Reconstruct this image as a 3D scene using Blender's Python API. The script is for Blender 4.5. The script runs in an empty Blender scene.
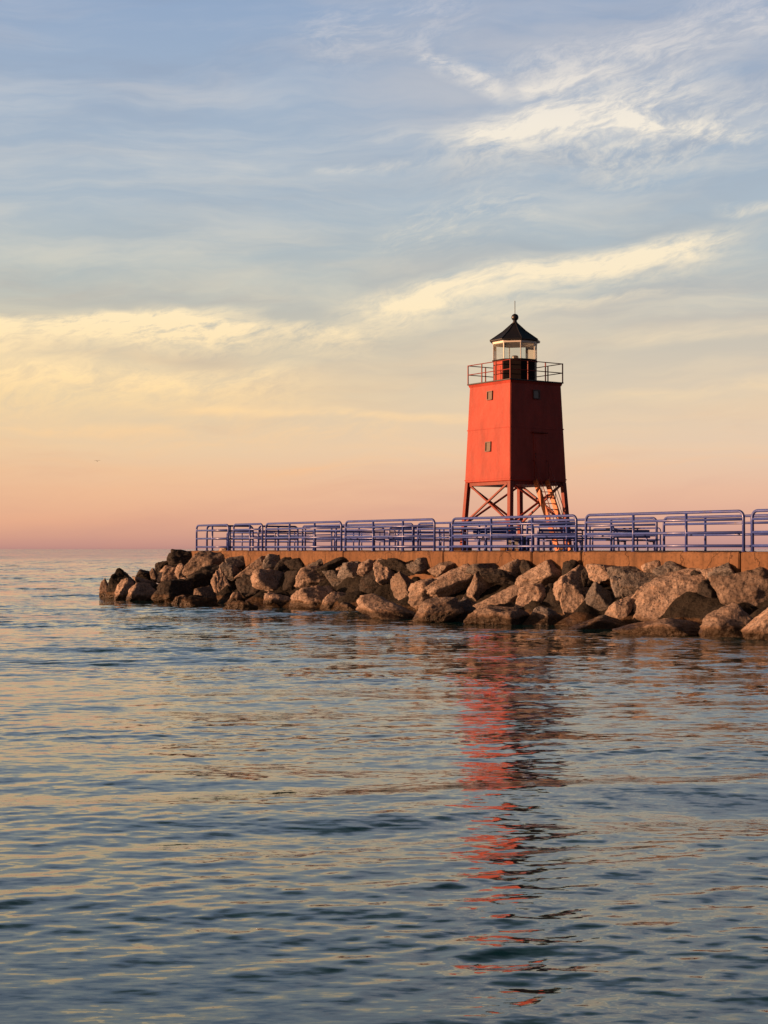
import bpy, bmesh, math, random
import numpy as np
from mathutils import Vector, Matrix

rad = math.radians
sc = bpy.context.scene
COL = sc.collection
F = 1539.0                 # focal length in pixels (long side 1024)
CAMZ = 2.07
HOR = 549.0
DECK = 2.0
D = (0.567, -0.824)        # along the pier, towards the shore
NV = (0.824, 0.567)        # across the pier, away from the viewer
P0 = (-7.89, 64.6)         # lake end of the near railing
ROT = math.atan2(D[1], D[0])

def uv(u, v, z=DECK):
    return Vector((P0[0] + D[0]*u + NV[0]*v, P0[1] + D[1]*u + NV[1]*v, z))

def u_at(px, v):
    """u on the line v=const seen in the photograph's column px"""
    k = (px-384)/F
    ax, ay = P0[0]+NV[0]*v, P0[1]+NV[1]*v
    return (k*ay-ax)/(D[0]-k*D[1])

def v_at(px, u):
    k = (px-384)/F
    ax, ay = P0[0]+D[0]*u, P0[1]+D[1]*u
    return (k*ay-ax)/(NV[0]-k*NV[1])

# ------------------------------------------------------------------ materials
def mat(name):
    m = bpy.data.materials.new(name); m.use_nodes = True
    nt = m.node_tree
    return m, nt, nt.nodes['Principled BSDF']

def node(nt, typ, **kw):
    n = nt.nodes.new(typ)
    for k, v in kw.items():
        if k.startswith('i_'):
            n.inputs[k[2:].replace('_', ' ')].default_value = v
        else:
            setattr(n, k, v)
    return n

def ramp(nt, src, stops):
    r = node(nt, 'ShaderNodeValToRGB')
    els = r.color_ramp.elements
    while len(els) < len(stops): els.new(0.5)
    for e, (p, c) in zip(els, stops):
        e.position = p
        e.color = (c, c, c, 1) if isinstance(c, (int, float)) else (*c, 1)
    nt.links.new(src, r.inputs['Fac'])
    return r.outputs['Color']

def noise(nt, vec, scale, detail=4, rough=0.55, dist=0.0):
    n = node(nt, 'ShaderNodeTexNoise')
    n.inputs['Scale'].default_value = scale
    n.inputs['Detail'].default_value = detail
    n.inputs['Roughness'].default_value = rough
    n.inputs['Distortion'].default_value = dist
    if vec is not None: nt.links.new(vec, n.inputs['Vector'])
    return n

def mapping(nt, vec, scale=(1, 1, 1), loc=(0, 0, 0), rot=(0, 0, 0)):
    n = node(nt, 'ShaderNodeMapping')
    n.inputs['Scale'].default_value = scale
    n.inputs['Location'].default_value = loc
    n.inputs['Rotation'].default_value = rot
    nt.links.new(vec, n.inputs['Vector'])
    return n.outputs['Vector']

def mixc(nt, fac, a, b, mode='MIX'):
    n = node(nt, 'ShaderNodeMix', data_type='RGBA', blend_type=mode)
    for sock, val in ((n.inputs[0], fac), (n.inputs[6], a), (n.inputs[7], b)):
        if hasattr(val, 'is_linked'): nt.links.new(val, sock)
        elif isinstance(val, (int, float)): sock.default_value = val
        else: sock.default_value = (*val, 1)
    return n.outputs[2]

def math_(nt, op, a, b=None, c=None, clamp=False):
    n = node(nt, 'ShaderNodeMath', operation=op, use_clamp=clamp)
    for i, v in enumerate((a, b, c)):
        if v is None: continue
        if isinstance(v, (int, float)): n.inputs[i].default_value = v
        else: nt.links.new(v, n.inputs[i])
    return n.outputs[0]

def bump(nt, height, strength, dist, normal=None):
    b = node(nt, 'ShaderNodeBump')
    b.inputs['Strength'].default_value = strength
    b.inputs['Distance'].default_value = dist
    nt.links.new(height, b.inputs['Height'])
    if normal is not None: nt.links.new(normal, b.inputs['Normal'])
    return b.outputs['Normal']

def pos(nt):
    return node(nt, 'ShaderNodeNewGeometry').outputs['Position']

def painted(name, col, rough=0.45, var=0.25, streak=True, bump_d=0.004, rust=None, spec=0.5):
    m, nt, p = mat(name)
    ps = node(nt, 'ShaderNodeTexCoord').outputs['Object']
    n1 = noise(nt, mapping(nt, ps, (1, 1, 0.35)), 1.6, 5, 0.6)
    c = mixc(nt, ramp(nt, n1.outputs['Fac'], [(0.3, 0.0), (0.75, 1.0)]),
             tuple(x*(1-var) for x in col), tuple(min(1, x*(1+var*0.5)) for x in col))
    if streak:
        n2 = noise(nt, mapping(nt, ps, (7, 7, 0.25)), 2.0, 4, 0.6)
        c = mixc(nt, ramp(nt, n2.outputs['Fac'], [(0.52, 0.0), (0.8, 0.5)]), c, tuple(x*0.6 for x in col))
    if rust:
        n3 = noise(nt, ps, 5.0, 6, 0.7)
        c = mixc(nt, ramp(nt, n3.outputs['Fac'], [(0.6, 0.0), (0.7, 0.8)]), c, rust)
    nt.links.new(c, p.inputs['Base Color'])
    n4 = noise(nt, ps, 9.0, 3)
    nt.links.new(math_(nt, 'MULTIPLY_ADD', n4.outputs['Fac'], 0.3, rough-0.15), p.inputs['Roughness'])
    nb = noise(nt, ps, 1.3, 3)
    nt.links.new(bump(nt, nb.outputs['Fac'], 0.6, bump_d*6, bump(nt, n4.outputs['Fac'], 0.3, bump_d)), p.inputs['Normal'])
    p.inputs['Specular IOR Level'].default_value = spec
    return m

M = {}
M['red'] = painted('red_paint', (0.36, 0.046, 0.029), 0.5, 0.34, True, 0.006, spec=0.25)
M['red_dark'] = painted('red_steel', (0.21, 0.032, 0.021), 0.5, 0.25, False, 0.003, (0.08, 0.028, 0.018), spec=0.3)
M['orange'] = painted('orange_stair', (0.52, 0.16, 0.055), 0.5, 0.25, False, 0.003, (0.12, 0.04, 0.02))
M['black'] = painted('black_paint', (0.012, 0.012, 0.016), 0.42, 0.3, False, 0.003)
M['black_red'] = painted('black_lantern_wall', (0.009, 0.006, 0.007), 0.6, 0.3, True, 0.003, spec=0.1)
M['blue'] = painted('blue_rail_paint', (0.05, 0.085, 0.33), 0.30, 0.3, False, 0.002, (0.08, 0.05, 0.05))
M['blue_flat'] = painted('blue_bench_paint', (0.018, 0.05, 0.28), 0.5, 0.2, False, 0.002)
M['grey_box'] = painted('dark_box_paint', (0.012, 0.016, 0.035), 0.5, 0.2, True, 0.002)
M['white'] = painted('white_trim', (0.72, 0.69, 0.64), 0.5, 0.1, False, 0.001)
M['frame'] = painted('window_frame_paint', (0.10, 0.05, 0.04), 0.5, 0.2, False, 0.001)
M['dark'] = painted('lamp_metal', (0.05, 0.05, 0.05), 0.35, 0.2, False, 0.001)

def m_pane():
    m, nt, p = mat('small_window_glass')
    p.inputs['Base Color'].default_value = (0.17, 0.14, 0.12, 1)
    p.inputs['Roughness'].default_value = 0.12
    n = noise(nt, pos(nt), 6, 2)
    nt.links.new(bump(nt, n.outputs['Fac'], 0.2, 0.01), p.inputs['Normal'])
    return m
M['pane'] = m_pane()

def m_glass():
    m = bpy.data.materials.new('lantern_glass'); m.use_nodes = True
    nt = m.node_tree; nt.nodes.clear()
    out = node(nt, 'ShaderNodeOutputMaterial')
    tr = node(nt, 'ShaderNodeBsdfTransparent'); tr.inputs[0].default_value = (0.93, 0.95, 0.93, 1)
    gl = node(nt, 'ShaderNodeBsdfGlossy'); gl.inputs['Roughness'].default_value = 0.03
    fr = node(nt, 'ShaderNodeFresnel'); fr.inputs['IOR'].default_value = 1.5
    ns = noise(nt, pos(nt), 2.0, 4)
    fac = math_(nt, 'MULTIPLY_ADD', fr.outputs[0], 1.0, 0.02)
    mx = node(nt, 'ShaderNodeMixShader')
    nt.links.new(fac, mx.inputs[0]); nt.links.new(tr.outputs[0], mx.inputs[1]); nt.links.new(gl.outputs[0], mx.inputs[2])
    df = node(nt, 'ShaderNodeBsdfDiffuse'); df.inputs[0].default_value = (0.6, 0.57, 0.5, 1)
    mx2 = node(nt, 'ShaderNodeMixShader')
    nt.links.new(math_(nt, 'MULTIPLY', ns.outputs['Fac'], 0.14), mx2.inputs[0])
    nt.links.new(mx.outputs[0], mx2.inputs[1]); nt.links.new(df.outputs[0], mx2.inputs[2])
    nt.links.new(mx2.outputs[0], out.inputs[0])
    return m
M['glass'] = m_glass()

def m_concrete():
    m, nt, p = mat('weathered_concrete')
    ps = node(nt, 'ShaderNodeTexCoord').outputs['Object']
    n1 = noise(nt, mapping(nt, ps, (1, 1, 1.4)), 0.9, 7, 0.62)
    n2 = noise(nt, mapping(nt, ps, (3.2, 3.2, 0.22)), 1.7, 5, 0.6)
    n3 = noise(nt, ps, 14, 6, 0.65)
    c = mixc(nt, ramp(nt, n1.outputs['Fac'], [(0.32, 0.0), (0.7, 1.0)]), (0.13, 0.069, 0.037), (0.20, 0.115, 0.066))
    c = mixc(nt, ramp(nt, n2.outputs['Fac'], [(0.46, 0.0), (0.72, 0.9)]), c, (0.075, 0.042, 0.024))
    c = mixc(nt, ramp(nt, n3.outputs['Fac'], [(0.35, 0.55), (0.5, 0.0)]), c, (0.06, 0.038, 0.026))
    wn = noise(nt, ps, 1.6, 4)
    wv = node(nt, 'ShaderNodeVectorMath', operation='ADD')
    sc1 = node(nt, 'ShaderNodeVectorMath', operation='SCALE'); sc1.inputs['Scale'].default_value = 0.8
    nt.links.new(wn.outputs['Color'], sc1.inputs[0]); nt.links.new(mapping(nt, ps, (1, 1, 0.45)), wv.inputs[0]); nt.links.new(sc1.outputs[0], wv.inputs[1])
    vo = node(nt, 'ShaderNodeTexVoronoi', feature='DISTANCE_TO_EDGE'); vo.inputs['Scale'].default_value = 0.55
    nt.links.new(wv.outputs[0], vo.inputs['Vector'])
    crack = ramp(nt, vo.outputs['Distance'], [(0.001, 0.8), (0.006, 0.0)])
    c = mixc(nt, crack, c, (0.05, 0.03, 0.022))
    nt.links.new(c, p.inputs['Base Color'])
    p.inputs['Roughness'].default_value = 0.9
    p.inputs['Specular IOR Level'].default_value = 0.2
    h = math_(nt, 'ADD', math_(nt, 'MULTIPLY', n3.outputs['Fac'], 0.3), n1.outputs['Fac'])
    h = math_(nt, 'SUBTRACT', h, crack)
    nt.links.new(bump(nt, h, 0.8, 0.03), p.inputs['Normal'])
    return m
M['concrete'] = m_concrete()

def m_rock(name, light, dark, warm, wet=True):
    m, nt, p = mat(name)
    oi = node(nt, 'ShaderNodeObjectInfo')
    ps = node(nt, 'ShaderNodeTexCoord').outputs['Object']
    off = node(nt, 'ShaderNodeVectorMath', operation='ADD')
    sc1 = node(nt, 'ShaderNodeMath', operation='MULTIPLY'); sc1.inputs[1].default_value = 37.0
    nt.links.new(oi.outputs['Random'], sc1.inputs[0])
    nt.links.new(ps, off.inputs[0]); nt.links.new(sc1.outputs[0], off.inputs[1])
    v = off.outputs[0]
    n1 = noise(nt, v, 2.2, 8, 0.65)
    n2 = noise(nt, mapping(nt, v, (1, 1, 3.0), rot=(0.3, 0.35, 0)), 3.2, 6, 0.6, 0.6)
    n3 = noise(nt, v, 18, 6, 0.7)
    vo = node(nt, 'ShaderNodeTexVoronoi', feature='F1'); vo.inputs['Scale'].default_value = 7.0
    nt.links.new(v, vo.inputs['Vector'])
    c = mixc(nt, ramp(nt, n1.outputs['Fac'], [(0.32, 0.0), (0.68, 1.0)]), dark, light)
    c = mixc(nt, ramp(nt, n2.outputs['Fac'], [(0.5, 0.0), (0.72, 0.7)]), c, warm)
    c = mixc(nt, ramp(nt, n3.outputs['Fac'], [(0.38, 0.75), (0.52, 0.0)]), c, tuple(x*0.35 for x in dark))
    hs = node(nt, 'ShaderNodeHueSaturation')
    nt.links.new(c, hs.inputs['Color'])
    nt.links.new(math_(nt, 'MULTIPLY_ADD', oi.outputs['Random'], 0.65, 0.62), hs.inputs['Value'])
    c = hs.outputs['Color']
    # wet, algae-stained band just above the water
    z = node(nt, 'ShaderNodeSeparateXYZ'); nt.links.new(pos(nt), z.inputs[0])
    zn = noise(nt, pos(nt), 2.5, 3)
    zz = math_(nt, 'MULTIPLY_ADD', zn.outputs['Fac'], -0.35, z.outputs['Z'])
    stain = ramp(nt, zz, [(-0.02, 1.0), (0.14, 0.0)])
    c = mixc(nt, math_(nt, 'MULTIPLY', stain, 0.6), c, (0.28, 0.15, 0.065))
    wetl = ramp(nt, zz, [(-0.03, 1.0), (0.12, 0.0)])
    c = mixc(nt, math_(nt, 'MULTIPLY', wetl, 0.88), c, (0.02, 0.014, 0.008))
    nt.links.new(c, p.inputs['Base Color'])
    nt.links.new(math_(nt, 'MULTIPLY_ADD', wetl, -0.55, 0.88), p.inputs['Roughness'])
    p.inputs['Specular IOR Level'].default_value = 0.25
    h = math_(nt, 'ADD', math_(nt, 'MULTIPLY', n3.outputs['Fac'], 0.35), n1.outputs['Fac'])
    h = math_(nt, 'ADD', h, math_(nt, 'MULTIPLY', n2.outputs['Fac'], 0.6))
    h = math_(nt, 'ADD', h, math_(nt, 'MULTIPLY', vo.outputs['Distance'], 0.35))
    nt.links.new(bump(nt, h, 1.0, 0.10), p.inputs['Normal'])
    return m
M['rock_tan'] = m_rock('tan_limestone', (0.41, 0.325, 0.275), (0.14, 0.112, 0.098), (0.36, 0.24, 0.17))
M['rock_grey'] = m_rock('grey_limestone', (0.24, 0.225, 0.22), (0.09, 0.088, 0.09), (0.22, 0.16, 0.12))
M['rock_shade'] = m_rock('shade_toned_stone', (0.055, 0.05, 0.048), (0.02, 0.019, 0.019), (0.07, 0.046, 0.034))  # near-black colour stands in for the unlit faces of ordinary boulders
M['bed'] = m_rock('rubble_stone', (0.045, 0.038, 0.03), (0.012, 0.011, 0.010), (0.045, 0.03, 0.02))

def m_water():
    m, nt, p = mat('lake_water')
    p.inputs['Base Color'].default_value = (0.003, 0.040, 0.044, 1)
    p.inputs['Roughness'].default_value = 0.03
    p.inputs['IOR'].default_value = 1.6
    p.inputs['Specular IOR Level'].default_value = 0.5
    g = node(nt, 'ShaderNodeNewGeometry')
    at = node(nt, 'ShaderNodeAttribute', attribute_name='ripple')
    acc = None
    def slope(scale, amp, stretch, seed):
        n = noise(nt, mapping(nt, g.outputs['Position'], (1, stretch, 1), (seed, seed*2.3, 0), (0, 0, rad(-12))), scale, 2.0, 0.5)
        s = node(nt, 'ShaderNodeVectorMath', operation='SUBTRACT'); s.inputs[1].default_value = (0.5, 0.5, 0.5)
        nt.links.new(n.outputs['Color'], s.inputs[0])
        k = node(nt, 'ShaderNodeVectorMath', operation='MULTIPLY'); k.inputs[1].default_value = (amp*0.7, amp, 0)
        nt.links.new(s.outputs[0], k.inputs[0])
        return k.outputs[0]
    def addv(a, b):
        n = node(nt, 'ShaderNodeVectorMath', operation='ADD'); nt.links.new(a, n.inputs[0]); nt.links.new(b, n.inputs[1]); return n.outputs[0]
    def scalev(a, f):
        n = node(nt, 'ShaderNodeVectorMath', operation='SCALE'); nt.links.new(a, n.inputs[0])
        if isinstance(f, (int, float)): n.inputs['Scale'].default_value = f
        else: nt.links.new(f, n.inputs['Scale'])
        return n.outputs[0]
    # gusts: patches of smoother and rougher water
    gust = noise(nt, mapping(nt, g.outputs['Position'], (0.35, 1, 1), (3, 9, 0), (0, 0, rad(-14))), 0.10, 3, 0.55)
    gust2 = noise(nt, mapping(nt, g.outputs['Position'], (0.3, 1, 1), (31, 5, 0), (0, 0, rad(-8))), 0.012, 4, 0.6)
    gs = math_(nt, 'MULTIPLY_ADD', gust2.outputs['Fac'], 0.6, math_(nt, 'MULTIPLY', gust.outputs['Fac'], 0.5))
    gf = math_(nt, 'MULTIPLY_ADD', ramp(nt, gs, [(0.42, 0.0), (0.68, 1.0)]), 0.8, 0.6)
    micro = addv(slope(5.0, 0.30, 3.2, 1.0), slope(13.0, 0.14, 2.6, 4.0))
    far = addv(addv(slope(1.1, 0.85, 2.2, 5.0), slope(3.2, 0.8, 2.0, 8.0)), addv(slope(0.33, 0.42, 0.22, 12.0), slope(0.08, 0.30, 0.25, 15.0)))
    far = scalev(far, at.outputs['Fac'])
    tot = scalev(addv(micro, far), gf)
    s = addv(g.outputs['Normal'], tot)
    nn = node(nt, 'ShaderNodeVectorMath', operation='NORMALIZE'); nt.links.new(s, nn.inputs[0])
    nt.links.new(nn.outputs[0], p.inputs['Normal'])
    return m
M['water'] = m_water()

# ------------------------------------------------------------------ mesh helpers
def link(name, bm, m, parent=None, smooth=False, loc=None):
    me = bpy.data.meshes.new(name)
    bmesh.ops.recalc_face_normals(bm, faces=bm.faces)
    bm.to_mesh(me); bm.free()
    if smooth:
        for p in me.polygons: p.use_smooth = True
    me.materials.append(m)
    o = bpy.data.objects.new(name, me); COL.objects.link(o)
    if parent is not None: o.parent = parent
    if loc is not None: o.location = loc
    return o

def empty(name, loc, rotz=0.0):
    o = bpy.data.objects.new(name, None); COL.objects.link(o)
    o.location = loc; o.rotation_euler = (0, 0, rotz); o.empty_display_size = 0.3
    return o

LABELS = {}
def tag(o, label=None, cat=None, group=None, kind=None):
    if label:
        o['label'] = label
        LABELS[label] = LABELS.get(label, 0)+1
    if cat: o['category'] = cat
    if group: o['group'] = group
    if kind: o['kind'] = kind
    return o

def box(bm, lo, hi, bevel=0.0):
    r = bmesh.ops.create_cube(bm, size=1.0)
    vs = r['verts']
    for v in vs:
        v.co = Vector(((lo[i]+hi[i])/2 + v.co[i]*(hi[i]-lo[i]) for i in range(3)))
    if bevel > 0:
        es = list({e for v in vs for e in v.link_edges})
        bmesh.ops.bevel(bm, geom=es, offset=bevel, segments=1, affect='EDGES', profile=0.5)
    return vs

def bar(bm, a, b, w, h, up=(0, 0, 1), w2=None, h2=None):
    """box section bar from a to b"""
    a, b = Vector(a), Vector(b)
    t = (b-a).normalized(); up = Vector(up)
    x = t.cross(up)
    if x.length < 1e-4: x = t.cross(Vector((1, 0, 0)))
    x.normalize(); y = x.cross(t).normalized()
    w2 = w if w2 is None else w2; h2 = h if h2 is None else h2
    ring = []
    for c, ww, hh in ((a, w, h), (b, w2, h2)):
        ring.append([bm.verts.new(c + x*sx*ww/2 + y*sy*hh/2) for sx, sy in ((-1, -1), (1, -1), (1, 1), (-1, 1))])
    for i in range(4):
        j = (i+1) % 4
        bm.faces.new((ring[0][i], ring[0][j], ring[1][j], ring[1][i]))
    bm.faces.new(ring[0][::-1]); bm.faces.new(ring[1])

def tube(bm, pts, r, n=8):
    pts = [Vector(p) for p in pts]
    rings = []; prev = None
    for i, p in enumerate(pts):
        if i == 0: t = pts[1]-pts[0]
        elif i == len(pts)-1: t = pts[-1]-pts[-2]
        else: t = (pts[i+1]-p).normalized() + (p-pts[i-1]).normalized()
        t.normalize()
        if prev is None:
            x = t.cross(Vector((0, 1, 0)))
            if x.length < 1e-3: x = t.cross(Vector((1, 0, 0)))
        else:
            x = prev - t*prev.dot(t)
        x.normalize(); prev = x
        y = t.cross(x)
        rings.append([bm.verts.new(p + (x*math.cos(2*math.pi*k/n) + y*math.sin(2*math.pi*k/n))*r) for k in range(n)])
    for a, b in zip(rings, rings[1:]):
        for k in range(n):
            bm.faces.new((a[k], a[(k+1) % n], b[(k+1) % n], b[k]))
    bm.faces.new(rings[0][::-1]); bm.faces.new(rings[-1])

def loft(bm, rings, cap=True):
    rs = [[bm.verts.new(p) for p in r] for r in rings]
    n = len(rs[0])
    for a, b in zip(rs, rs[1:]):
        for k in range(n):
            bm.faces.new((a[k], a[(k+1) % n], b[(k+1) % n], b[k]))
    if cap:
        bm.faces.new(rs[0][::-1]); bm.faces.new(rs[-1])
    return rs

def ngon(n, r, z, ph):
    return [(r*math.cos(ph+2*math.pi*k/n), r*math.sin(ph+2*math.pi*k/n), z) for k in range(n)]

def lathe(bm, prof, n=24, c=(0, 0)):
    loft(bm, [[(c[0]+r*math.cos(2*math.pi*k/n), c[1]+r*math.sin(2*math.pi*k/n), z) for k in range(n)] for r, z in prof])

# ------------------------------------------------------------------ camera
cam_d = bpy.data.cameras.new('camera')
cam = bpy.data.objects.new('camera', cam_d); COL.objects.link(cam)
cam_d.sensor_fit = 'VERTICAL'; cam_d.sensor_height = 24.0
cam_d.lens = 24.0*F/1024
cam_d.clip_start = 0.1; cam_d.clip_end = 60000
cam.location = (0, 0, CAMZ)
cam.rotation_euler = (rad(90)+math.atan((HOR-512)/F), 0, 0)
sc.camera = cam

# ------------------------------------------------------------------ light
SUN_EL, SUN_AZ = rad(5.5), rad(-98)     # azimuth measured from +Y towards +X
sd = bpy.data.lights.new('sun', 'SUN')
sd.energy = 4.9; sd.angle = rad(0.55); sd.color = (1.0, 0.50, 0.25)
sun = bpy.data.objects.new('sun', sd); COL.objects.link(sun)
sdir = Vector((math.sin(SUN_AZ)*math.cos(SUN_EL), math.cos(SUN_AZ)*math.cos(SUN_EL), math.sin(SUN_EL)))
sun.rotation_euler = sdir.to_track_quat('Z', 'Y').to_euler()
sun.location = (-60, 20, 30)

# ------------------------------------------------------------------ sky
def lin(c):
    return tuple(((x/255)/12.92 if x/255 <= 0.04045 else ((x/255+0.055)/1.055)**2.4) for x in c)

w = bpy.data.worlds.new('World'); sc.world = w; w.use_nodes = True
nt = w.node_tree
bg = nt.nodes['Background']

class S:
    """tiny arithmetic on shader sockets"""
    def __init__(s, x): s.x = x
    @staticmethod
    def r(v): return v.x if isinstance(v, S) else v
    def op(s, o, b=None, c=None, clamp=False): return S(math_(nt, o, s.x, S.r(b), S.r(c), clamp))
    def __add__(s, b): return s.op('ADD', b)
    def __sub__(s, b): return s.op('SUBTRACT', b)
    def __mul__(s, b): return s.op('MULTIPLY', b)
    __radd__ = __add__; __rmul__ = __mul__
    def ss(s, a, b):      # smoothstep a..b
        n = node(nt, 'ShaderNodeMapRange', interpolation_type='SMOOTHSTEP')
        nt.links.new(s.x, n.inputs['Value'])
        n.inputs['From Min'].default_value = a; n.inputs['From Max'].default_value = b
        return S(n.outputs['Result'])

tc = node(nt, 'ShaderNodeTexCoord').outputs['Generated']
sx = node(nt, 'ShaderNodeSeparateXYZ'); nt.links.new(tc, sx.inputs[0])
dx, dy, dz = (S(sx.outputs[i]) for i in 'XYZ')
az = dx.op('ARCTAN2', dy)
el = dz.op('ARCSINE')
def A(x): return math.atan((x-384)/F)
def EL(y): return math.atan((HOR-y)/F)
TOP = EL(0)

cm = node(nt, 'ShaderNodeCombineXYZ'); nt.links.new(az.x, cm.inputs[0]); nt.links.new(el.x, cm.inputs[1])
P = cm.outputs[0]
wn = noise(nt, mapping(nt, P, (7, 16, 1), (1.3, 0.4, 0)), 1.0, 4, 0.55)
wsp = node(nt, 'ShaderNodeSeparateColor'); nt.links.new(wn.outputs['Color'], wsp.inputs[0])
waz = az + (S(wsp.outputs[0]) - 0.5)*0.07
wel = el + (S(wsp.outputs[1]) - 0.5)*0.036
cw = node(nt, 'ShaderNodeCombineXYZ'); nt.links.new(waz.x, cw.inputs[0]); nt.links.new(wel.x, cw.inputs[1])
PW = cw.outputs[0]

def fib(scale, stretch, tilt, seed, detail=5, rough=0.6):
    n = noise(nt, mapping(nt, mapping(nt, PW, (1, 1, 1), (seed, seed*0.7, 0), (0, 0, -tilt)), (scale, scale*stretch, 1)), 1.0, detail, rough, 0.25)
    return S(n.outputs['Fac'])

def band(x0, y0, x1, y1, wid, fibre, lo=0.35, hi=0.75, soft=0.25, up=1.0):
    """one streak of cloud between two directions of the sky; 'up' < 1 gives it a sharper upper edge"""
    a0, e0, a1, e1 = A(x0), EL(y0), A(x1), EL(y1)
    L = math.hypot(a1-a0, e1-e0); tx, ty = (a1-a0)/L, (e1-e0)/L
    s = (waz-a0)*tx + (wel-e0)*ty
    t = (wel-e0)*tx - (waz-a0)*ty
    wd = wid/F
    up_ = t.ss(wd*up, 0.0); dn = t.ss(-wd, 0.0)
    m = up_*dn*s.ss(-soft*L*0.3, soft*L)*s.ss(L*(1+soft*0.3), L*(1-soft))
    return m*fibre.ss(lo, hi)

f1 = fib(9, 4.5, rad(10), 2.0)
f2 = fib(16, 5.0, rad(6), 7.0)
f3 = fib(5, 7.0, rad(2), 11.0)
f4a = fib(30, 3.5, rad(14), 15.0, 6, 0.65)
f5 = fib(80, 2.6, rad(20), 19.0, 5, 0.7)
f6 = fib(170, 2.2, rad(24), 27.0, 4, 0.7)
f4 = f4a*0.58 + f5*0.32 + f6*0.10

# clear-sky colour by elevation (measured towards the lake)
elr = el.ss(-10, -9)
rp = node(nt, 'ShaderNodeValToRGB')
stops = [(549, (176, 130, 128)), (541, (198, 148, 136)), (522, (219, 166, 142)), (490, (227, 182, 152)), (450, (225, 196, 166)), (400, (216, 197, 170)),
         (340, (196, 188, 172)), (280, (176, 184, 184)), (200, (165, 179, 192)), (100, (155, 172, 193)), (0, (142, 163, 192))]
els = rp.color_ramp.elements
while len(els) < len(stops)+3: els.new(0.5)
ELMAX = math.pi/2
def pe(e): return math.sqrt(max(e, 0)/ELMAX)
for e, (y, c) in zip(els, stops):
    e.position = pe(EL(y)); e.color = (*lin(c), 1)
els[-3].position = pe(rad(25)); els[-3].color = (*lin((98, 115, 130)), 1)
els[-2].position = pe(rad(34)); els[-2].color = (*lin((36, 58, 68)), 1)
els[-1].position = 1.0; els[-1].color = (*lin((22, 42, 56)), 1)
fe = (el*(1/ELMAX)).op('MAXIMUM', 0.0).op('SQRT')
nt.links.new(fe.x, rp.inputs['Fac'])
sky = rp.outputs['Color']

# cloud cover
def colr(stops):
    r = node(nt, 'ShaderNodeValToRGB')
    ee = r.color_ramp.elements
    while len(ee) < len(stops): ee.new(0.5)
    for e, (y, c) in zip(ee, stops):
        e.position = pe(EL(y)); e.color = (*lin(c), 1)
    nt.links.new(fe.x, r.inputs['Fac'])
    return r.outputs['Color']
lit = colr([(548, (222, 160, 140)), (470, (240, 186, 142)), (400, (249, 216, 166)), (310, (250, 229, 190)), (240, (246, 230, 200)), (120, (240, 230, 214)), (0, (196, 196, 204)), (-155, (108, 120, 132)), (-480, (42, 62, 72))])
shade = colr([(548, (176, 134, 138)), (470, (214, 164, 142)), (400, (208, 178, 150)), (330, (184, 172, 162)), (240, (158, 166, 174)), (120, (146, 158, 178)), (0, (138, 150, 174)), (-155, (92, 108, 122)), (-480, (36, 56, 66))])

# broad thin veils
veil = f3.ss(0.38, 0.72)*el.ss(EL(560), EL(430))*el.ss(rad(60), rad(12))
greyv = fib(4, 6.0, rad(5), 21.0).ss(0.42, 0.72)
c = mixc(nt, (greyv*0.42).x, sky, shade)
c = mixc(nt, (veil*0.30).x, c, lit)
# shaded grey undersides
g = band(-60, 352, 260, 362, 22, f1, 0.3, 0.6) + band(-80, 285, 360, 300, 26, f2, 0.3, 0.7)*0.7 + band(330, 275, 800, 215, 40, f1, 0.3, 0.7)*0.8 \
    + band(420, 165, 800, 130, 40, f2, 0.3, 0.7)*0.9 + band(600, 330, 800, 320, 26, f1, 0.3, 0.7)*0.7
lil = band(300, 70, 900, 60, 110, f3, 0.2, 0.6, 0.2)
c = mixc(nt, (lil*0.55).x, c, lin((178, 180, 189)))
c = mixc(nt, (g.op('MINIMUM', 1.0)*0.6).x, c, shade)
# sunlit streaks
b = band(410, 50, 505, 86, 18, f4, 0.36, 0.60)*0.9 \
    + band(490, 84, 820, 4, 50, f4, 0.38, 0.64, 0.25, 0.8)*0.85 \
    + band(500, 86, 640, 60, 12, f2, 0.25, 0.5, 0.25, 0.6)*0.6 \
    + band(430, 146, 730, 86, 50, f4, 0.35, 0.63, 0.25, 0.7)*0.95 \
    + band(455, 138, 600, 108, 14, f2, 0.22, 0.5, 0.25, 0.6)*0.7 \
    + band(480, 108, 720, 128, 26, f1, 0.35, 0.65)*0.4 \
    + band(620, 120, 775, 144, 16, f4, 0.30, 0.7)*0.6 \
    + band(300, 50, 480, 0, 50, f4, 0.42, 0.66)*0.55 + band(560, 170, 830, 110, 50, f4, 0.42, 0.66)*0.45 + band(380, 240, 560, 190, 40, f4, 0.44, 0.66)*0.35 \
    + band(315, 168, 440, 156, 8, f4, 0.35, 0.7)*0.5 \
    + band(300, 132, 470, 136, 14, f2, 0.4, 0.75)*0.3 \
    + band(700, 205, 800, 210, 9, f4, 0.3, 0.7)*0.6
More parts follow.
